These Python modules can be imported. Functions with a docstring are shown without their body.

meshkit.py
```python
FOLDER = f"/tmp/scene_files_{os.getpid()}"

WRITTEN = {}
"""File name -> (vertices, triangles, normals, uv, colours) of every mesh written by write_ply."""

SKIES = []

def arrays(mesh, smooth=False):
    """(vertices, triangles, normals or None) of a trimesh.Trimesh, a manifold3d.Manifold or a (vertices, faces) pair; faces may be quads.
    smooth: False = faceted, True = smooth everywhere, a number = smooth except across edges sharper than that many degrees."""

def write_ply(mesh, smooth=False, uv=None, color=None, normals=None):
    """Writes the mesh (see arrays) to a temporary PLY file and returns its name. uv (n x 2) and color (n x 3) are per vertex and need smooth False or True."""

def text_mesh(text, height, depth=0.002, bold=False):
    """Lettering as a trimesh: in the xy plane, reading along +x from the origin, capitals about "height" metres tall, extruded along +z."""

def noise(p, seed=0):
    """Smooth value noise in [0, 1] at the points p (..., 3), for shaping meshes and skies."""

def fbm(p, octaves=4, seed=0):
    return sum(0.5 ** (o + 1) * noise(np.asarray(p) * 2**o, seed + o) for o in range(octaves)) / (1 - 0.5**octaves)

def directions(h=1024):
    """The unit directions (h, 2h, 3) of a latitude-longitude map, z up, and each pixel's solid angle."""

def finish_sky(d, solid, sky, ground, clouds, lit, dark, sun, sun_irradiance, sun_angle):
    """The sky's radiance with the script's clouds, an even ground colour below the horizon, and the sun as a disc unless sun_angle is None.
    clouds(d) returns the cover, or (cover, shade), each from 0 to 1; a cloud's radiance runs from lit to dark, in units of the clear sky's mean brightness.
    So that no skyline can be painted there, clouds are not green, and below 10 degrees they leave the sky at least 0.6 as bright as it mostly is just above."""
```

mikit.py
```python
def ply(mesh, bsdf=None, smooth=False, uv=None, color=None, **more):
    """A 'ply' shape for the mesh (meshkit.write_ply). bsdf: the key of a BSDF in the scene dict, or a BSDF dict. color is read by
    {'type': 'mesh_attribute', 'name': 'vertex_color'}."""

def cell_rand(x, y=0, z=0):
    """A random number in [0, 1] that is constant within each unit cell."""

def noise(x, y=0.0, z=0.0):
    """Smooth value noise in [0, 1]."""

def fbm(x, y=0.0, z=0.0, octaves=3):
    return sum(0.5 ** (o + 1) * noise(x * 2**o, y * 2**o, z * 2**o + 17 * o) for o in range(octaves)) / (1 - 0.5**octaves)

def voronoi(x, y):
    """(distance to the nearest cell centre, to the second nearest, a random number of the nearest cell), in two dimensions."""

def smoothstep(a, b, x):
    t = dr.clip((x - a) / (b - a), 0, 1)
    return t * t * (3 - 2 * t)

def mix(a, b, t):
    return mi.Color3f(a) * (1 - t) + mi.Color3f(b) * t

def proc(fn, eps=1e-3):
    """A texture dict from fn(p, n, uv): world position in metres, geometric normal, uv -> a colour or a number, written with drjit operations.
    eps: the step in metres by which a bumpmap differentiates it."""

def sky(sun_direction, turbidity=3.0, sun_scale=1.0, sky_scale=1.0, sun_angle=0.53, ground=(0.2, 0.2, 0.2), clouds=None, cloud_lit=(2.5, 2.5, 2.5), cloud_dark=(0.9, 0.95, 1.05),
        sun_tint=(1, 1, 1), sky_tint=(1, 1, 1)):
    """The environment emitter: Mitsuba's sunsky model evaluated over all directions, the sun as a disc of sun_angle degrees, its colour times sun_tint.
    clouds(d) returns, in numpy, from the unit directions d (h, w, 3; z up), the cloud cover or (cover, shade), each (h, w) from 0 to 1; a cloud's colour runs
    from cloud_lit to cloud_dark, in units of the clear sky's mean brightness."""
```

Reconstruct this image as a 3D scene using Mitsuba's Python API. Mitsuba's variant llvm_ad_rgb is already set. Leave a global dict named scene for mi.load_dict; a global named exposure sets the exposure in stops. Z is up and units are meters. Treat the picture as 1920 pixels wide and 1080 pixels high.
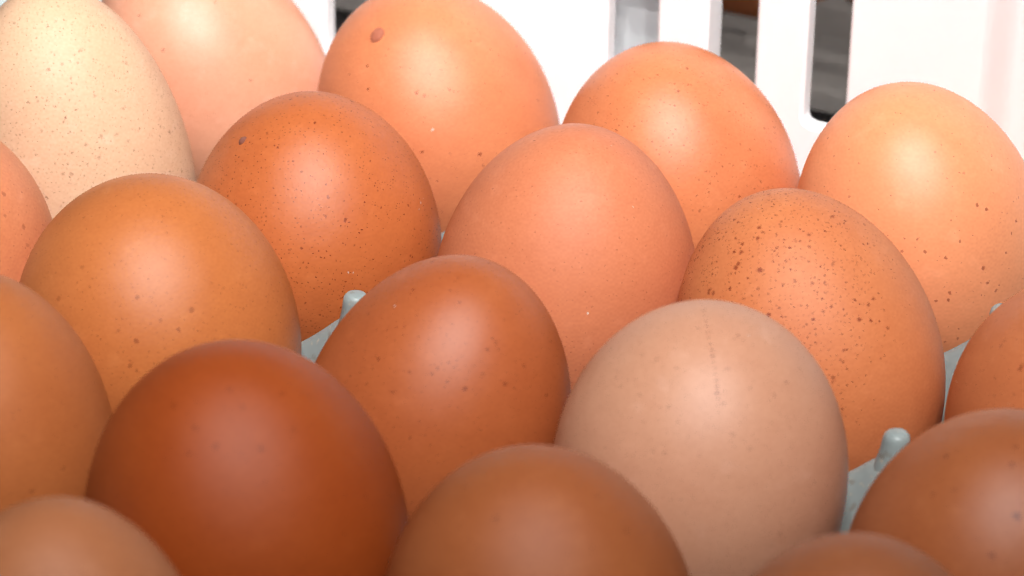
import math
import numpy as np
import trimesh
import manifold3d as m3
import drjit as dr
import mitsuba as mi
import mikit
import meshkit
from scipy.interpolate import PchipInterpolator
from scipy.ndimage import gaussian_filter

T = mi.ScalarTransform4f
scene, labels = {}, {}
MM = 0.001
Z0 = 38.0                      # height of the eggs' middles over the table, mm
# camera fit (mm, degrees, pixels), the eggs (cell; radius, half height, bluntness, tilts, offsets) and their larger specks (angles on the shell, radius mm, darkness)
FIT = [513.3771, 26.7475, 0.8147, 5804.3059, 27.4992, 46.9984, 6.6856]
EGG = {
    'E1': ((-2, 0), (20.42, 34.73, -0.04, -1.71, -8.88, -0.95, -0.09, 0.22, -0.0)),
    'E2': ((-2, 1), (21.17, 29.83, 0.01, 2.39, -26.05, -1.56, -0.17, -0.95, 0.01)),
    'E3': ((-1, 1), (22.0, 28.91, 0.01, -0.37, -16.84, -0.35, -0.06, -0.47, -0.01)),
    'E4': ((0, 1), (22.08, 28.47, -0.02, 1.44, -12.2, 0.69, -0.17, -1.93, -0.01)),
    'E5': ((1, 1), (21.36, 28.94, 0.0, 1.0, -14.26, -0.09, 0.01, -0.16, -0.02)),
    'E6': ((-1, 0), (22.1, 28.02, 0.0, -0.33, -1.19, 0.7, -0.13, -3.78, -0.03)),
    'E7': ((0, 0), (21.92, 29.21, -0.04, 2.07, 4.89, 2.17, -0.07, -0.33, -0.03)),
    'E8': ((1, 0), (20.97, 28.67, 0.01, -12.97, -18.87, -0.52, -0.06, -1.48, -0.05)),
    'E9': ((-1, -1), (22.82, 28.41, 0.02, -1.64, -6.18, 0.2, -0.11, -1.14, -0.01)),
    'E10': ((0, -1), (20.84, 28.95, -0.02, -1.53, 15.24, 3.13, -0.15, -3.64, -0.04)),
    'E11': ((1, -1), (21.87, 28.4, 0.03, -0.36, 3.56, 1.18, -0.02, 0.05, -0.01)),
    'E12': ((0, -2), (22.95, 29.76, -0.0, -0.92, -7.04, -0.21, 0.05, 1.51, -0.02)),
    'E13': ((1, -2), (21.85, 28.45, 0.01, 0.57, -4.89, -0.56, -0.07, -0.74, -0.03)),
    'E14': ((-2, -1), (22.42, 28.15, 0.04, -0.23, 1.24, 0.53, 0.03, -0.54, 0.0)),
    'E15': ((-1, -2), (21.25, 30.1, 0.0, -1.23, -2.56, -0.75, -0.02, 0.96, -0.01)),
    'E16': ((0, -3), (20.54, 29.67, -0.02, -1.23, 1.83, 0.42, 0.2, 0.94, -0.06)),
    'E17': ((2, 0), (22.53, 26.48, 0.05, 1.06, -2.39, -0.67, -0.06, -2.67, 0.0)),
    'E18': ((2, -1), (21.94, 28.08, 0.02, 3.95, 5.13, 0.43, -0.3, -4.51, -0.02)),
    'E19': ((2, -2), (20.99, 28.74, 0.0, -1.33, -3.3, -1.64, 0.02, -1.08, -0.02)),
}
SPOTS = {
    'E1': [(0.717, 5.316, 0.42, 0.35), (0.764, 5.017, 0.46, 0.4), (0.992, 5.261, 0.46, 0.4), (0.953, 4.671, 0.37, 0.4), (1.205, 5.206, 0.46, 0.4), (1.11, 4.671, 0.42, 0.35), (1.063, 4.923, 0.32, 0.9), (1.11, 5.505, 0.37, 0.4), (1.346, 4.797, 0.46, 0.4), (1.354, 4.868, 0.46, 0.4), (1.307, 5.135, 0.46, 0.4), (0.717, 5.284, 0.28, 0.5), (1.276, 5.442, 0.37, 0.4), (1.22, 5.355, 0.37, 0.4), (0.858, 5.072, 0.32, 0.5), (0.394, 4.341, 0.28, 0.5)],
    'E2': [(0.638, 4.514, 0.4, 0.5), (0.937, 4.679, 0.49, 0.5), (1.386, 5.277, 0.39, 0.6), (1.315, 4.883, 0.3, 0.3), (0.835, 5.473, 0.4, 0.5), (0.953, 4.915, 0.25, 0.2)],
    'E3': [(1.228, 4.821, 0.28, -0.7), (0.669, 4.506, 0.33, 0.35), (0.724, 4.239, 0.38, 0.8), (0.787, 3.979, 0.33, 0.5), (0.89, 4.262, 0.43, 0.9), (1.008, 4.836, 0.47, 0.45), (0.961, 4.789, 0.28, 0.4), (1.346, 4.679, 0.38, 0.8), (1.551, 4.726, 0.38, 0.8), (1.48, 5.127, 0.38, 0.9), (1.402, 5.906, 0.34, 0.7), (1.055, 6.087, 0.34, 0.5), (1.236, 5.324, 0.28, 0.5), (0.882, 5.088, 0.28, 0.4), (1.024, 5.08, 0.33, 0.5), (0.913, 5.253, 0.28, 0.4), (0.661, 5.678, 0.33, 0.4)],
    'E4': [(0.307, 2.548, 0.42, 0.8), (0.535, 2.603, 0.42, 0.7), (0.528, 5.104, 0.32, 0.8), (0.559, 4.797, 0.32, 0.7), (0.512, 5.316, 0.32, 0.5), (0.756, 4.184, 0.32, 0.7), (1.339, 5.269, 0.46, 0.7), (1.11, 5.544, 0.32, 0.6), (1.071, 5.866, 0.33, 0.5), (1.236, 5.025, 0.32, 0.7), (1.331, 4.915, 0.32, 0.6)],
    'E5': [(1.102, 5.261, 0.4, 0.75), (1.15, 5.332, 0.4, 0.8), (1.26, 5.009, 0.35, 0.7), (1.26, 4.71, 0.35, 0.7), (1.181, 4.671, 0.35, 0.6), (1.323, 4.86, 0.4, 0.75), (1.465, 5.143, 0.45, 0.8), (1.567, 5.151, 0.4, 0.8), (1.236, 4.53, 0.35, 0.6), (1.323, 5.591, 0.4, 0.8), (1.362, 5.489, 0.31, 0.7), (1.59, 4.813, 0.4, 0.8), (1.543, 4.836, 0.4, 0.7), (1.575, 4.718, 0.36, 0.75), (1.866, 4.726, 0.4, 0.6), (1.866, 4.836, 0.32, 0.6), (1.638, 5.214, 0.36, 0.6), (0.677, 4.097, 0.31, 0.4), (0.685, 5.096, 0.31, 0.4), (1.449, 5.379, 0.36, 0.6)],
    'E6': [(0.378, 0.44, 0.45, 0.9), (1.378, 5.056, 0.22, -0.8), (1.386, 5.096, 0.18, -0.6), (1.142, 5.953, 0.27, -0.5), (1.165, 5.89, 0.23, -0.5), (1.134, 6.016, 0.18, -0.5), (0.331, 4.938, 0.36, 0.9), (0.677, 0.315, 0.36, 0.7), (0.472, 3.995, 0.36, 0.5), (1.394, 5.63, 0.31, 0.8), (1.535, 4.986, 0.36, 0.6)],
    'E7': [(1.307, 4.836, 0.25, -0.8), (0.709, 5.379, 0.21, -0.6), (0.236, 5.859, 0.17, -0.6), (0.394, 3.114, 0.3, 0.7), (0.244, 6.024, 0.26, 0.25)],
    'E8': [(0.417, 0.377, 0.25, -0.7), (0.252, 3.319, 0.17, -0.4), (0.74, 4.262, 0.58, 0.85), (0.717, 4.294, 0.5, 0.85), (0.787, 4.545, 0.62, 0.85), (0.559, 4.569, 0.46, 0.8), (0.472, 4.6, 0.46, 0.85), (0.575, 4.333, 0.41, 0.8), (0.52, 4.191, 0.37, 0.75), (0.346, 3.995, 0.42, 0.7), (0.913, 4.852, 0.41, 0.6), (0.961, 5.001, 0.41, 0.7), (0.984, 5.104, 0.33, 0.7), (1.181, 5.45, 0.41, 0.75), (1.197, 5.379, 0.41, 0.75), (1.252, 5.245, 0.49, 0.85), (0.622, 5.756, 0.5, 0.8), (0.74, 5.143, 0.45, 0.7), (0.661, 5.222, 0.41, 0.7), (0.638, 4.317, 0.54, 0.8), (0.882, 3.987, 0.46, 0.75), (0.882, 3.924, 0.37, 0.8), (0.898, 5.269, 0.37, 0.6), (0.48, 4.994, 0.33, 0.6), (0.827, 5.056, 0.37, 0.6), (0.102, 5.434, 0.34, 0.7), (0.441, 3.641, 0.34, 0.6)],
    'E9': [(0.669, 6.11, 0.38, 0.4), (0.921, 4.781, 0.49, 0.5), (1.055, 5.19, 0.57, 0.45), (1.142, 5.056, 0.49, 0.6), (1.165, 4.742, 0.57, 0.6), (1.299, 4.679, 0.49, 0.45), (1.331, 4.718, 0.41, 0.45), (1.102, 4.616, 0.41, 0.4), (1.346, 5.788, 0.33, 0.7), (0.953, 4.058, 0.5, 0.3), (0.74, 4.231, 0.5, 0.3), (1.071, 4.938, 0.41, 0.3), (1.0, 5.513, 0.41, 0.25)],
    'E10': [(0.717, 3.625, 0.24, -0.5), (0.457, 4.38, 0.4, 0.6), (0.402, 4.097, 0.32, 0.5), (0.905, 5.135, 0.39, 0.7), (0.961, 4.758, 0.47, 0.7), (0.953, 4.585, 0.39, 0.6), (0.937, 4.435, 0.39, 0.65), (0.898, 4.467, 0.35, 0.5), (1.118, 4.184, 0.39, 0.6), (1.008, 3.908, 0.4, 0.7), (0.803, 5.363, 0.48, 0.5), (0.724, 5.945, 0.32, 0.6), (0.661, 5.017, 0.36, 0.5), (1.0, 5.63, 0.36, 0.6), (0.976, 4.239, 0.35, 0.5), (0.567, 3.586, 0.4, 0.5), (0.402, 2.87, 0.4, 0.6), (0.11, 1.117, 0.4, 0.5), (0.512, 5.167, 0.32, 0.4), (0.866, 4.608, 0.31, 0.5), (0.858, 4.899, 0.31, 0.4), (1.299, 4.451, 0.39, 0.5), (0.882, 3.413, 0.32, 0.4)],
    'E11': [(0.551, 3.861, 0.4, 0.51), (0.551, 4.184, 0.31, 0.46), (0.496, 4.828, 0.4, 0.46), (0.622, 5.049, 0.4, 0.4), (0.693, 5.316, 0.44, 0.36), (0.646, 5.536, 0.4, 0.4), (0.228, 4.042, 0.4, 0.51), (0.26, 5.206, 0.4, 0.46), (0.779, 4.262, 0.4, 0.4), (0.85, 4.38, 0.39, 0.4), (0.157, 2.21, 0.26, 0.57), (0.094, 2.862, 0.26, 0.57), (0.102, 3.633, 0.28, 0.57), (0.142, 4.058, 0.31, 0.76), (0.181, 4.254, 0.28, 0.66), (0.236, 4.388, 0.33, 0.51), (0.276, 4.459, 0.26, 0.57), (0.331, 4.53, 0.31, 0.85), (0.37, 4.577, 0.39, 0.85), (0.417, 4.608, 0.34, 0.85), (0.457, 4.632, 0.26, 0.76), (0.496, 4.648, 0.24, 0.66), (0.535, 4.663, 0.24, 0.66), (0.583, 4.679, 0.26, 0.66), (0.614, 4.687, 0.37, 0.85), (0.654, 4.695, 0.37, 0.85), (0.685, 4.703, 0.26, 0.66), (0.724, 4.71, 0.24, 0.57), (0.764, 4.71, 0.22, 0.47), (0.276, 5.497, 0.23, -0.5), (0.961, 4.978, 0.47, 0.28), (0.779, 3.948, 0.4, 0.28), (0.63, 5.89, 0.4, 0.28)],
    'E12': [(0.575, 4.514, 0.65, 0.35), (0.685, 4.742, 0.65, 0.35), (0.748, 5.135, 0.65, 0.35), (0.354, 5.009, 0.65, 0.3), (0.496, 5.104, 0.58, 0.3), (0.717, 4.475, 0.58, 0.3), (0.52, 5.67, 0.65, 0.35), (0.457, 4.129, 0.58, 0.3), (0.717, 5.497, 0.58, 0.3)],
    'E13': [(0.732, 5.788, 0.63, 0.4), (0.465, 4.294, 0.69, 0.35), (0.394, 3.35, 0.63, 0.3), (0.488, 5.859, 0.56, 0.25)],
    'E14': [(0.819, 5.835, 0.61, 0.5), (1.055, 5.874, 0.61, 0.5), (0.937, 5.717, 0.44, 0.3), (1.165, 5.843, 0.44, 0.3)],
    'E15': [(1.417, 5.3, 0.61, 0.3), (1.37, 5.568, 0.54, 0.25)],
    'E16': [],
    'E17': [(1.157, 3.13, 0.25, -0.7), (0.756, 3.429, 0.4, 0.5), (0.795, 3.798, 0.64, 0.7), (0.717, 2.996, 0.41, 0.3), (0.929, 3.602, 0.32, 0.4), (0.953, 3.853, 0.4, 0.3)],
    'E18': [(0.543, 3.35, 0.59, 0.55), (0.339, 4.286, 0.59, 0.45), (0.646, 4.53, 0.8, 0.85), (0.882, 4.396, 0.73, 0.5), (0.197, 4.16, 0.59, 0.4), (0.732, 3.657, 0.51, 0.25), (0.646, 3.814, 0.51, 0.25)],
    'E19': [],
}

# ------------------------------------------------------------------ camera, light, exposure
exposure = 0.0
DIST, PITCH, ROLL, FPX, YAW, LP, X7 = FIT
PITCH_R, ROLL_R, YAW_R = math.radians(PITCH), math.radians(ROLL), math.radians(YAW)
fw = np.array([0, math.cos(PITCH_R), -math.sin(PITCH_R)])
up0 = np.array([0, math.sin(PITCH_R), math.cos(PITCH_R)])
up = -math.sin(ROLL_R) * np.array([1.0, 0, 0]) + math.cos(ROLL_R) * up0
eye = (-fw * DIST + [0, 0, Z0]) * MM
scene['camera'] = {
    'type': 'thinlens', 'to_world': T().look_at(origin=eye.tolist(), target=(eye + fw).tolist(), up=up.tolist()),
    'fov': 2 * math.degrees(math.atan(960 / FPX)), 'fov_axis': 'x', 'aperture_radius': 0.0026, 'focus_distance': 0.505,
    'near_clip': 0.02, 'far_clip': 10.0}

LAMP = np.array([35.0, -450.0, 690.0 + Z0]) * MM        # a small lamp with eight bulbs above the lens
AIM = np.array([-15.0, 120.0, 60.0 + Z0]) * MM
AMBIENT = (0.085, 0.084, 0.09)
POWER = 0.60
scene['room_light'] = {'type': 'constant', 'radiance': {'type': 'rgb', 'value': list(AMBIENT)}}
for k in range(8):
    a = k * math.pi / 4 + 0.2
    o = LAMP + np.array([math.cos(a), 0.8 * math.sin(a), 0.6 * math.sin(a)]) * 0.085
    scene[f'lamp_bulb_{k + 1:03d}'] = {
        'type': 'spot', 'to_world': T().look_at(origin=o.tolist(), target=AIM.tolist(), up=[0, 0, 1]),
        'intensity': {'type': 'rgb', 'value': [POWER * 1.0, POWER * 0.985, POWER * 0.97]}, 'beam_width': 4.0, 'cutoff_angle': 24.0}

# ------------------------------------------------------------------ the lattice of the tray
U = np.array([math.cos(YAW_R), -math.sin(YAW_R), 0])
V = np.array([math.sin(YAW_R), math.cos(YAW_R), 0])
ORIGIN = np.array([X7, 0, 0])            # the cell (0, 0)


def world(uvz):
    """mm along the tray's rows, across them and up -> metres in the scene."""
    uvz = np.asarray(uvz, float)
    return (ORIGIN + uvz[..., :1] * U + uvz[..., 1:2] * V + uvz[..., 2:] * [0, 0, 1] + [0, 0, Z0]) * MM


def tm(man):
    m = man.to_mesh()
    return trimesh.Trimesh(np.asarray(m.vert_properties[:, :3], float), np.asarray(m.tri_verts), process=False)


def put(key, mesh, bsdf, smooth=30, uv=None):
    scene[key] = mikit.ply(mesh, bsdf, smooth=smooth, uv=uv)
    return key


def say(key, label=None, category=None, group=None, kind=None):
    labels[key] = {k: v for k, v in dict(label=label, category=category, group=group, kind=kind).items() if v}


def box(u0, u1, v0, v1, z0, z1, r=0.6):
    """A bar with rounded edges in tray coordinates, as a manifold."""
    balls = [m3.Manifold.sphere(r, 12).translate([u, v, z]) for u in (u0 + r, u1 - r) for v in (v0 + r, v1 - r) for z in (z0 + r, z1 - r)]
    return m3.Manifold.batch_hull(balls)


# ------------------------------------------------------------------ materials
KINDS = list(EGG) + ['FAR']
# base colour, mottling, density of fine specks, of middle specks, speck darkness, pitting (mm), roughness, side where the specks gather
LOOK = {
    'E1': ((0.789, 0.493, 0.311), 0.05, 1.00, 0.80, 0.55, 0.010, 0.64, (0, 0, 0)),
    'E2': ((0.710, 0.330, 0.205), 0.08, 0.05, 0.02, 0.40, 0.008, 0.50, (0, 0, 0)),
    'E3': ((0.657, 0.219, 0.098), 0.10, 0.15, 0.04, 0.55, 0.014, 0.56, (0, 0, 0)),
    'E4': ((0.635, 0.203, 0.084), 0.08, 0.60, 0.14, 0.65, 0.030, 0.49, (0, 0, 0)),
    'E5': ((0.850, 0.320, 0.150), 0.05, 0.14, 0.05, 0.60, 0.028, 0.48, (0, 0, 0)),
    'E6': ((0.507, 0.133, 0.039), 0.10, 1.00, 0.36, 0.85, 0.024, 0.55, (0, 0, 0)),
    'E7': ((0.651, 0.210, 0.100), 0.06, 0.40, 0.02, 0.35, 0.022, 0.60, (0, 0, 0)),
    'E8': ((0.641, 0.205, 0.079), 0.10, 1.00, 1.70, 0.85, 0.018, 0.58, (-.75, -.2, .62)),
    'E9': ((0.546, 0.167, 0.048), 0.07, 0.55, 0.05, 0.40, 0.022, 0.56, (0, 0, 0)),
    'E10': ((0.420, 0.106, 0.033), 0.08, 0.60, 0.16, 0.50, 0.012, 0.54, (0, 0, 0)),
    'E11': ((0.598, 0.294, 0.180), 0.05, 0.80, 0.35, 0.32, 0.010, 0.62, (0, 0, 0)),
    'E12': ((0.336, 0.063, 0.012), 0.11, 0.30, 0.10, 0.40, 0.010, 0.60, (0, 0, 0)),
    'E13': ((0.361, 0.105, 0.034), 0.08, 0.25, 0.08, 0.35, 0.008, 0.66, (0, 0, 0)),
    'E14': ((0.692, 0.235, 0.106), 0.10, 0.30, 0.06, 0.40, 0.012, 0.60, (0, 0, 0)),
    'E15': ((0.494, 0.148, 0.044), 0.08, 0.25, 0.05, 0.35, 0.008, 0.62, (0, 0, 0)),
    'E16': ((0.467, 0.170, 0.071), 0.04, .05, .02, .25, .003, 0.66, (0, 0, 0)),
    'E17': ((0.532, 0.158, 0.059), 0.10, 0.60, 0.18, 0.45, 0.014, 0.60, (0, 0, 0)),
    'E18': ((0.362, 0.108, 0.037), 0.09, 0.30, 0.06, 0.40, 0.010, 0.56, (0, 0, 0)),
    'E19': ((0.334, 0.107, 0.041), .10, .10, .04, .30, .004, 0.66, (0, 0, 0)),
    'FAR': ((.50, .17, .07), .10, .10, .04, .30, .004, .50, (0, 0, 0)),
}
ID_STEP = 24.0
K = max(len(s) for s in SPOTS.values())


def rot(tx, ty):
    a, b = math.radians(tx), math.radians(ty)
    rx = np.array([[1, 0, 0], [0, math.cos(a), -math.sin(a)], [0, math.sin(a), math.cos(a)]])
    ry = np.array([[math.cos(b), 0, math.sin(b)], [0, 1, 0], [-math.sin(b), 0, math.cos(b)]])
    return ry @ rx


def egg_low(e):
    return (23 + e[7]) / 0.77


def egg_center(cell, e):
    return ORIGIN + LP * (cell[0] * U + cell[1] * V) + np.array([e[5], e[6], e[7]])


def egg_point(cell, e, th, ph):
    """Points of the shell in world mm (before Z0)."""
    z = np.where(np.cos(th) > 0, e[1], egg_low(e)) * np.cos(th)
    r = e[0] * np.sin(th) * (1 + e[2] * np.cos(th) + e[8] * np.cos(th) ** 2)
    return np.stack([r * np.cos(ph), r * np.sin(ph), z], -1) @ rot(e[3], e[4]).T + egg_center(cell, e)


def table_of(values):
    t = mi.Float(np.ascontiguousarray(np.asarray(values, np.float32).ravel()))
    dr.eval(t)
    return t


base_t = table_of([LOOK[k][0] for k in KINDS])
numb_t = table_of([LOOK[k][1:7] for k in KINDS])
side_t = table_of([LOOK[k][7] for k in KINDS])
cent_t = table_of([((egg_center(*EGG[k]) + [0, 0, Z0]) if k in EGG else [0, 0, 0]) for k in KINDS])
spot = np.zeros((len(KINDS), K, 5), np.float32)
spot[..., 3] = 1.0
for q, name in enumerate(KINDS):
    for s, (th, ph, rad, dark) in enumerate(SPOTS.get(name, [])):
        spot[q, s, :3] = egg_point(*EGG[name], np.array(th), np.array(ph)) + [0, 0, Z0]
        spot[q, s, 3:] = rad, dark
spot_t = table_of(spot)


def which(uv):
    return dr.clip(mi.Int32(dr.floor(uv.x / ID_STEP + 0.5)), 0, len(KINDS) - 1)


def numb(i, k):
    return dr.gather(mi.Float, numb_t, mi.UInt32(i * 6 + k))


def vec(t, i):
    return mi.Vector3f(*[dr.gather(mi.Float, t, mi.UInt32(i * 3 + k)) for k in range(3)])


def cells(q, cell, r0, r1, density, seed):
    """Round specks, one at most in each cube of side "cell" mm: 1 in a speck."""
    g = q / cell + seed
    i = mi.Vector3f(dr.floor(g.x), dr.floor(g.y), dr.floor(g.z))
    f = g - i
    m = r1 / cell
    c = mi.Vector3f(*[m + (1 - 2 * m) * mikit.cell_rand(i.x + 37 * s, i.y + 11 * seed, i.z + 5 * s) for s in (1, 2, 3)])
    pick = mikit.cell_rand(i.x + 401, i.y + 17 * seed, i.z + 77)
    size = mikit.cell_rand(i.x + 811, i.y + 23 * seed, i.z + 19)
    rad = r0 + (r1 - r0) * size * size
    d = dr.norm(f - c) * cell
    return dr.select(pick < density, mikit.smoothstep(rad, rad * 0.55, d) * (0.45 + 0.55 * mikit.cell_rand(i.x + 5, i.y + 3, i.z + seed)), 0.0)


def turned(q):
    return mi.Vector3f(0.80 * q.x + 0.36 * q.y - 0.48 * q.z, -0.60 * q.x + 0.48 * q.y - 0.64 * q.z, 0.80 * q.y + 0.60 * q.z)


def shell_colour(p, n, uv):
    i, q = which(uv), mi.Vector3f(p) * 1000.0
    base, c = vec(base_t, i), vec(cent_t, i)
    shift = mi.Float(i) * 13.7
    big = mikit.fbm(q.x * 0.09 + shift, q.y * 0.09, q.z * 0.09, 3) - 0.5
    mid = mikit.fbm(q.x * 0.55 + shift, q.y * 0.55, q.z * 0.55, 2) - 0.5
    fine = mikit.noise(q.x * 2.6, q.y * 2.6, q.z * 2.6) - 0.5
    t = numb(i, 0) * (2.2 * big + 0.7 * mid) + 0.12 * fine
    col = mi.Color3f(base.x * (1 + 0.7 * t), base.y * (1 + 1.25 * t), base.z * (1 + 1.5 * t))
    wob = 0.35 * mi.Vector3f(mikit.noise(q.x * 1.9, q.y * 1.9, q.z * 1.9), mikit.noise(q.x * 1.9 + 40, q.y * 1.9, q.z * 1.9), mikit.noise(q.x * 1.9, q.y * 1.9 + 40, q.z * 1.9))
    w = turned(q + wob)
    out = mi.Vector3f(q - c)
    out = out / dr.maximum(dr.norm(out), 1e-6)
    bias = vec(side_t, i)
    strong = dr.norm(bias)
    gather = dr.select(strong > 0.01, mikit.smoothstep(0.42, 0.98, dr.dot(out, bias) / dr.maximum(strong, 1e-3) * 0.5 + 0.5), 0.62)
    patch = 0.35 + 1.3 * mikit.noise(q.x * 0.16 + shift, q.y * 0.16 + 9, q.z * 0.16)
    dens = gather * patch
    s = 0.85 * cells(w, 0.62, 0.10, 0.23, numb(i, 1) * dens * 1.5, 3)
    s = dr.maximum(s, 0.95 * cells(w, 1.5, 0.16, 0.38, numb(i, 2) * dens * 1.5, 7))
    s = dr.maximum(s, cells(w, 4.0, 0.20, 0.55, numb(i, 2) * dens * 0.7, 11))
    s = dr.maximum(s, 0.9 * cells(w, 1.05, 0.13, 0.34, dr.select(strong > 0.01, gather * gather * 1.1, 0.0), 17))
    s = s * numb(i, 3) * 1.25
    hand, chip = mi.Float(0), mi.Float(0)
    wq = q + wob - 0.17
    for k in range(K):
        b = (i * K + k) * 5
        h = mi.Vector3f(*[dr.gather(mi.Float, spot_t, mi.UInt32(b + a)) for a in range(3)])
        rad, dark = dr.gather(mi.Float, spot_t, mi.UInt32(b + 3)), dr.gather(mi.Float, spot_t, mi.UInt32(b + 4))
        inside = mikit.smoothstep(rad * 0.98, rad * 0.42, dr.norm(wq - h))
        hand = dr.maximum(hand, 0.95 * dark * inside)
        chip = dr.maximum(chip, -dark * inside)
    s = dr.clip(dr.maximum(s, hand), 0, 0.92)
    hue = mikit.fbm(q.x * 0.075 + 3.1 * shift, q.y * 0.075 + 50, q.z * 0.075, 3) - 0.5
    cloud = mikit.smoothstep(0.60, 0.85, mikit.fbm(q.x * 0.33 + 60, q.y * 0.33 + shift, q.z * 0.33, 3))
    col = mi.Color3f(col.x * (1 + 0.05 * cloud), col.y * (1 + 0.55 * hue * numb(i, 0) * 0.7 + 0.10 * cloud), col.z * (1 - 0.5 * hue * numb(i, 0) * 0.7 + 0.16 * cloud))
    white = dr.maximum(0.5 * cells(w, 6.5, 0.10, 0.30, 0.25, 29), chip)
    col = mikit.mix(col, mi.Color3f(0.75, 0.66, 0.58), white)
    return mi.Color3f(col.x * (1 - 0.60 * s), col.y * (1 - 0.80 * s), col.z * (1 - 0.82 * s))


def shell_relief(p, n, uv):
    i, q = which(uv), mi.Vector3f(p) * 1000.0
    amp = numb(i, 4)
    pores = mikit.noise(q.x * 3.1, q.y * 3.1, q.z * 3.1) + 0.5 * mikit.noise(q.x * 5.3 + 7, q.y * 5.3, q.z * 5.3)
    soft = mikit.noise(q.x * 0.45, q.y * 0.45, q.z * 0.45)
    return 0.001 * (amp * pores + 0.035 * soft)


for name, alpha, ior in (('glossy', 0.22, 1.42), ('satin', 0.25, 1.43), ('matte', 0.30, 1.34)):
    scene[f'{name}_shell_bsdf'] = {'type': 'bumpmap', 'arbitrary': mikit.proc(shell_relief, eps=6e-5), 'scale': 1.0,
                                   'bsdf': {'type': 'roughplastic', 'distribution': 'beckmann', 'alpha': alpha, 'int_ior': ior, 'nonlinear': False,
                                            'diffuse_reflectance': mikit.proc(shell_colour)}}
FINISH = dict.fromkeys(('E2', 'E4', 'E5'), 'glossy_shell_bsdf') | dict.fromkeys(('E1', 'E7', 'E8', 'E12', 'E13', 'E15', 'E16', 'E19'), 'matte_shell_bsdf')


def tray_colour(p, n, uv):
    q = mi.Vector3f(p) * 1000.0
    t = mikit.fbm(q.x * 0.22, q.y * 0.22, q.z * 0.22, 3) - 0.5
    dirt = mikit.smoothstep(0.62, 0.78, mikit.fbm(q.x * 0.5 + 31, q.y * 0.5, q.z * 0.5, 3))
    c = mi.Color3f(0.24 + 0.09 * t, 0.288 + 0.09 * t, 0.285 + 0.08 * t)
    crumbs = mikit.smoothstep(0.66, 0.80, mikit.fbm(q.x * 1.1 + 13, q.y * 1.1, q.z * 1.1 + 5, 2))
    c = mikit.mix(c, mi.Color3f(0.17, 0.13, 0.09), 0.5 * dirt)
    return mikit.mix(c, mi.Color3f(0.42, 0.36, 0.27), 0.55 * crumbs)


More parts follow.
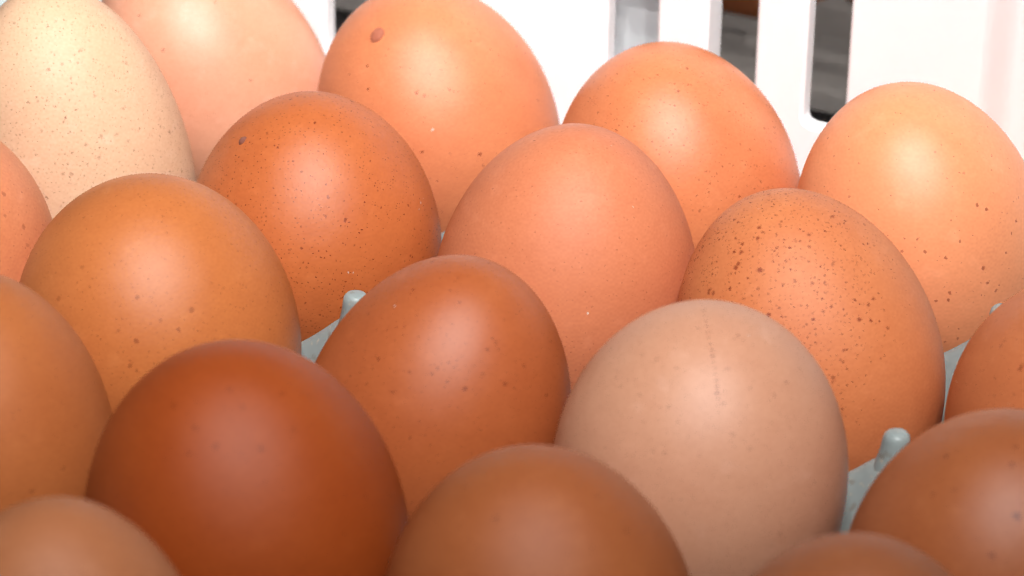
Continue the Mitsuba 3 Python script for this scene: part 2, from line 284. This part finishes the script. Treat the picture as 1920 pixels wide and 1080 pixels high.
scene['tray_bsdf'] = {'type': 'twosided', 'bsdf': {'type': 'principled', 'base_color': mikit.proc(tray_colour), 'roughness': 0.42, 'specular': 0.5}}


scene['far_tray_bsdf'] = {'type': 'twosided', 'bsdf': {'type': 'principled', 'base_color': {'type': 'rgb', 'value': [0.36, 0.325, 0.295]}, 'roughness': 0.5}}


def white_colour(p, n, uv):
    q = mi.Vector3f(p) * 1000.0
    t = mikit.fbm(q.x * 0.07, q.y * 0.07, q.z * 0.05, 3) - 0.5
    return mi.Color3f(0.86 + 0.04 * t, 0.865 + 0.04 * t, 0.88 + 0.04 * t)


scene['white_bsdf'] = {'type': 'twosided', 'bsdf': {'type': 'principled', 'base_color': mikit.proc(white_colour), 'roughness': 0.35, 'specular': 0.5}}
scene['wart_bsdf'] = {'type': 'principled', 'base_color': {'type': 'rgb', 'value': [0.36, 0.105, 0.055]}, 'roughness': 0.75}
scene['dark_wart_bsdf'] = {'type': 'principled', 'base_color': {'type': 'rgb', 'value': [0.20, 0.065, 0.04]}, 'roughness': 0.75}
scene['table_bsdf'] = {'type': 'principled', 'base_color': {'type': 'rgb', 'value': [0.33, 0.32, 0.30]}, 'roughness': 0.6}

# ------------------------------------------------------------------ the setting: the table
put('table', trimesh.creation.box((1.5, 1.5, 0.03)).apply_translation((0, 0.15, -0.0195)), 'table_bsdf', smooth=False)
say('table', 'plain grey table top under the tray and the white crate', kind='structure')

# ------------------------------------------------------------------ the egg tray: a pressed plastic shell of 6 x 5 cups with a peg at each crossing
NI, NJ = 6, 5
I0, J0 = -3, -3
bowl = PchipInterpolator([0, 9.0, 11, 14, 17, 20, 22, 24, 26, 27.8, 29.2, 30.6, 32.0, 33.4, 40], [-35.2, -34.6, -32.4, -25.6, -20.8, -16.8, -14.2, -11.6, -8.4, -5.7, -3.6, -1.6, -0.3, 0.5, 0.6])


def tray_shell(step):
    m = 4.0
    a = np.arange(-LP / 2 - m, (NI - 0.5) * LP + m + step * 0.5, step)
    b = np.arange(-LP / 2 - m, (NJ - 0.5) * LP + m + step * 0.5, step)
    A, B = np.meshgrid(a, b, indexing='ij')
    da = A - LP * np.clip(np.round(A / LP), 0, NI - 1)
    db = B - LP * np.clip(np.round(B / LP), 0, NJ - 1)
    d = np.hypot(da, db)
    h = bowl(np.clip(d, 0, 39))
    h = gaussian_filter(h, 0.7 / step)
    over = np.maximum(np.maximum(-LP / 2 - A, A - (NI - 0.5) * LP), np.maximum(-LP / 2 - B, B - (NJ - 0.5) * LP))
    rim = np.where(over > 2.2, -8.0 - np.clip((over - 2.2) / 1.2, 0, 1) * 16.0, -8.0)
    h = np.where(over > -1.0, np.where(over > 0.4, rim, np.maximum(h, -8.0)), h)
    h += 0.12 * (meshkit.fbm(np.stack([A * 0.2, B * 0.2, A * 0], -1), 2, 5) - 0.5)
    n, mcols = A.shape
    top = np.stack([A + I0 * LP, B + J0 * LP, h], -1).reshape(-1, 3)
    gx, gy = np.gradient(h, step)
    nrm = np.stack([-gx, -gy, np.ones_like(h)], -1)
    nrm /= np.linalg.norm(nrm, axis=-1, keepdims=True)
    low = top - 1.3 * nrm.reshape(-1, 3)
    idx = np.arange(n * mcols).reshape(n, mcols)
    q = np.stack([idx[:-1, :-1], idx[1:, :-1], idx[1:, 1:], idx[:-1, 1:]], -1).reshape(-1, 4)
    keep = d.reshape(-1)[q].max(1) > 8.6
    q = q[keep]
    e = np.concatenate([q[:, [0, 1]], q[:, [1, 2]], q[:, [2, 3]], q[:, [3, 0]]])
    code, cnt = np.unique(np.sort(e, 1), axis=0, return_counts=True)
    edge = set(map(tuple, code[cnt == 1]))
    e = np.array([x for x in e.tolist() if tuple(sorted(x)) in edge])
    N = n * mcols
    faces = [q, q[:, ::-1] + N, np.stack([e[:, 1], e[:, 0], e[:, 0] + N, e[:, 1] + N], 1)]
    f = np.vstack(faces)
    f = np.vstack([f[:, [0, 1, 2]], f[:, [0, 2, 3]]])
    t = trimesh.Trimesh(np.vstack([top, low]), f, process=False)
    t.remove_unreferenced_vertices()
    return t


shell = tray_shell(1.0)
rng = np.random.default_rng(5)


def peg_mesh(i, j):
    prof = np.array([[0, 3.75], [0.9, 3.72], [1.5, 3.52], [1.95, 3.02], [2.12, 2.3], [2.26, 1.1], [2.45, 0.0], [2.7, -1.0], [3.0, -2.2], [3.4, -4.5], [0, -4.5]])[::-1]
    t = trimesh.creation.revolve(prof, sections=28)
    t.vertices += 0.07 * (meshkit.noise(t.vertices * 0.9 + [i * 7, j * 5, 0], 2) - 0.5)[:, None] * [1, 1, 0.6]
    lean = rng.uniform(-0.05, 0.05, 2)
    t.vertices[:, :2] += t.vertices[:, 2:] * lean
    t.vertices += [(i + 0.5) * LP - 0.4, (j + 0.5) * LP, 0]
    return t


def put_tray(key, shift, label, bsdf='tray_bsdf'):
    t = shell.copy()
    t.vertices = world(t.vertices + shift)
    put(key, t, bsdf, smooth=True)
    say(key, label, 'egg tray', 'egg trays')
    k = 0
    for i in range(I0, I0 + NI - 1):
        for j in range(J0, J0 + NJ - 1):
            t = peg_mesh(i, j)
            t.vertices = world(t.vertices + shift)
            put(f'{key}__peg' + (f'_{k:03d}' if k else ''), t, bsdf, smooth=40)
            k += 1


FAR_SHIFT = np.array([-33.0, 27.5 + LP + 68.0 + 4.0 + LP * 0.5 - J0 * LP, 0.0])      # its near rim 68 mm behind the crate wall
put_tray('egg_tray', np.zeros(3), 'pale grey green plastic egg tray with rounded pegs under the eggs')
put_tray('egg_tray_001', FAR_SHIFT, 'dim grey egg tray glimpsed behind the slots of the white crate', 'far_tray_bsdf')

# ------------------------------------------------------------------ the white crate: a slotted wall on a floor
WALL_V, THICK = LP + 27.6, 3.4
Z_LOW, Z_TOP = -37.6, 78.0


def slot(u0, u1, z0, z1, r=1.6):
    def prism(grow, v0, v1):
        pts = []
        for u, sx in ((u0 + r, -1), (u1 - r, 1)):
            for z, sz in ((z0 + r, -1), (z1 - r, 1)):
                for k in range(9):
                    a = k * math.pi / 4
                    pts.append((u + (r + grow) * math.cos(a), z + (r + grow) * math.sin(a)))
        pts = np.array(pts)
        return np.vstack([np.column_stack([pts[:, 0], np.full(len(pts), v), pts[:, 1]]) for v in (v0, v1)])
    deep = m3.Manifold.hull_points(prism(0, -1.0, 12.0))
    bevel = m3.Manifold.hull_points(np.vstack([prism(0.55, -0.6, -0.01), prism(0, 0.5, 0.55)]))
    return deep + bevel


wall = box(-170, 120, 0, THICK, Z_LOW + 0.1, Z_TOP, 0.7)
wall = wall + box(-15.2, -6.75, 1.2, 6.6, Z_LOW + 3, Z_TOP - 1.5, 0.5)
for u0, u1 in ((-128.6, -119.0), (-108.4, -98.8), (-88.4, -78.9), (-27.2, -17.0), (-6.72, 2.9), (12.8, 20.9), (82.0, 91.5)):
    wall = wall - slot(u0, u1, -3.0 if u1 < -50 else 3.7, 39.0)
ramp = [(45.5 + 7.5 * k / 16, -2.3 * (k / 16) ** 2 * (3 - 2 * k / 16)) for k in range(17)]
thick = m3.CrossSection([[(45.0, 1.5), (119.0, 1.5), (119.0, -2.3)] + ramp[::-1]], m3.FillRule.NonZero).extrude(Z_TOP - Z_LOW - 6).translate([0, 0, Z_LOW + 4])
for u0, u1 in ((82.0, 91.5),):
    thick = thick - slot(u0, u1, 3.7, 39.0)
wall = wall + thick
slats = []
for u0, u1 in ((-22.0, -1.9), (-1.9, 16.8)):
    cut = m3.Manifold.cube([u1 - u0, 40, 31.0]).translate([u0, -12, 6.0])
    slats.append(wall ^ cut)
    wall = wall - cut
w = tm(wall)
w.vertices = world(w.vertices + [0, WALL_V, 0])
say('plastic_crate', 'white plastic crate wall with upright slots rising behind the eggs', 'crate')
put('plastic_crate__slotted_wall', w, 'white_bsdf', smooth=25)
for k, slat in enumerate(slats):
    w = tm(slat)
    w.vertices = world(w.vertices + [0, WALL_V, 0])
    put('plastic_crate__slat' + (f'_{k:03d}' if k else ''), w, 'white_bsdf', smooth=25)
w = tm(box(-46, -27.0, 24.0, 28.0, Z_LOW + 2, Z_TOP - 3, 0.6))
w.vertices = world(w.vertices + [0, WALL_V, 0])
put('plastic_crate__post', w, 'white_bsdf', smooth=30)
w = tm(box(-170, 120, -LP * 3.9, WALL_V - 0.4, Z_LOW + 0.3, Z_LOW + 2.2, 0.5))
w.vertices = world(w.vertices)
put('plastic_crate__floor_panel', w, 'white_bsdf', smooth=30)
w = tm(box(-170, 120, WALL_V + 17, WALL_V + 330, 66.0, 69.0, 0.5))  # unseen cover added over the far tray to keep light off it
w.vertices = world(w.vertices)
put('plastic_crate__added_shade_panel', w, 'white_bsdf', smooth=30)
w = tm(box(-170, 120, WALL_V + THICK + 0.4, WALL_V + 330, Z_LOW + 0.3, Z_LOW + 2.2, 0.5))  # white sheet added behind the wall to bounce light onto the far tray
w.vertices = world(w.vertices)
put('plastic_crate__added_bounce_panel_001', w, 'white_bsdf', smooth=30)

# ------------------------------------------------------------------ the eggs
WORDS = {
    'E1': 'tall pale cream egg with fine reddish freckles at the upper left corner',
    'E2': 'smooth pinkish tan egg between the cream freckled egg and the warty orange egg',
    'E3': 'orange tan egg with one large reddish wart high on its left side',
    'E4': 'glossy orange egg with fine specks, in front of the narrow crate slots',
    'E5': 'light tan egg with a shiny patch, furthest to the right in the back row',
    'E6': 'reddish brown pitted egg covered in tiny dark pores with one small dark wart',
    'E7': 'plain matte salmon brown egg standing in the middle of the tray',
    'E8': 'orange brown egg densely sprinkled with dark specks on its upper left side',
    'E9': 'smooth golden brown egg to the left of the rounded tray peg',
    'E10': 'glossy red brown egg with scattered dark dots, leaning right in the centre',
    'E11': 'pale pinkish beige egg with a dotted vertical line down its front',
    'E12': 'darkest chestnut brown egg with a whitish rim, large in the left foreground',
    'E13': 'plain matte brown egg cut by the bottom edge near the middle',
    'E14': 'tan egg at the left edge just below the tall cream egg, mostly out of view',
    'E15': 'large brown egg at the left edge beside the darkest chestnut egg',
    'E16': 'blurred sandy beige egg in the bottom left corner',
    'E17': 'red brown egg at the right edge with a dark spot, beside the speckled egg',
    'E18': 'brown egg with a few purplish spots at the lower right beside the exposed peg',
    'E19': 'blurred brown egg showing only its top at the bottom edge towards the right',
}


def egg_mesh(cell, e, number, seed):
    nt, np_ = 110, 140
    th = np.linspace(0, math.pi, nt)
    ph = np.linspace(0, 2 * math.pi, np_, endpoint=False)
    TH, PH = np.meshgrid(th[1:-1], ph, indexing='ij')
    tt = np.concatenate([[0], TH.ravel(), [math.pi]])
    pp = np.concatenate([[0], PH.ravel(), [0]])
    P = egg_point(cell, e, tt, pp)
    c = egg_center(cell, e)
    out = P - c
    P = c + out * (1 + 0.006 * (meshkit.noise(out / 14.0 + seed * 3.1, seed) - 0.5))[:, None]
    rows = nt - 2
    idx = 1 + np.arange(rows * np_).reshape(rows, np_)
    nx = np.roll(idx, -1, 1)
    f = [np.stack([idx[:-1], idx[1:], nx[1:]], -1).reshape(-1, 3), np.stack([idx[:-1], nx[1:], nx[:-1]], -1).reshape(-1, 3)]
    f += [np.stack([np.zeros(np_, int), idx[0], nx[0]], -1), np.stack([np.full(np_, len(tt) - 1), nx[-1], idx[-1]], -1)]
    rad = np.tan(np.clip(tt, 0, math.pi * 0.93) / 2)
    uv = np.stack([rad * np.cos(pp) + ID_STEP * number, rad * np.sin(pp)], -1)
    return trimesh.Trimesh((P + [0, 0, Z0]) * MM, np.vstack(f), process=False), uv


def wart(name, th, ph, size, high):
    """A small lump of shell grown onto the egg, sunk a little into it."""
    cell, e = EGG[name]
    a, b = np.array(th), np.array(ph)
    p = egg_point(cell, e, a, b)
    n = np.cross(egg_point(cell, e, a + 0.01, b) - p, egg_point(cell, e, a, b + 0.01) - p)
    n /= np.linalg.norm(n)
    x = np.cross(n, [0, 0, 1.0])
    x /= np.linalg.norm(x)
    y = np.cross(n, x)
    s = trimesh.creation.icosphere(4)
    v = s.vertices * (1 + 0.30 * (meshkit.fbm(s.vertices * 1.6 + th * 9, 3, 3) - 0.5))[:, None]
    s.vertices = (p + [0, 0, Z0] + v[:, :1] * x * size[0] + v[:, 1:2] * y * size[1] + v[:, 2:] * n * high - n * high * 0.25) * MM
    return s


for q, name in enumerate(EGG):
    key = 'egg' + (f'_{q:03d}' if q else '')
    mesh, uv = egg_mesh(*EGG[name], q, q + 1)
    put(key, mesh, FINISH.get(name, 'satin_shell_bsdf'), smooth=True, uv=uv)
    say(key, WORDS[name], 'egg', 'brown eggs standing in the tray')
    if name == 'E3':
        put(key + '__wart', wart(name, 0.488, 4.341, (1.3, 1.6), 0.95), 'wart_bsdf', smooth=True)
        labels[key + '__wart'] = {'label': 'large reddish wart on the shell'}
    if name == 'E6':
        put(key + '__wart', wart(name, 0.606, 3.657, (0.62, 0.9), 0.7), 'dark_wart_bsdf', smooth=True)
        labels[key + '__wart'] = {'label': 'small dark wart on the shell'}

far_e = (21.8, 28.6, 0.02, 1.0, 2.0, 0.0, 0.0, 0.0, 0.0)
far_uv = FAR_SHIFT / LP
far_cell = (far_uv[0] + 0.0, far_uv[1] + J0)
mesh, uv = egg_mesh(far_cell, far_e, KINDS.index('FAR'), 40)
key = f'egg_{len(EGG):03d}'
put(key, mesh, 'matte_shell_bsdf', smooth=True, uv=uv)
say(key, 'dark brown egg glimpsed through the narrow slots of the white crate', 'egg')
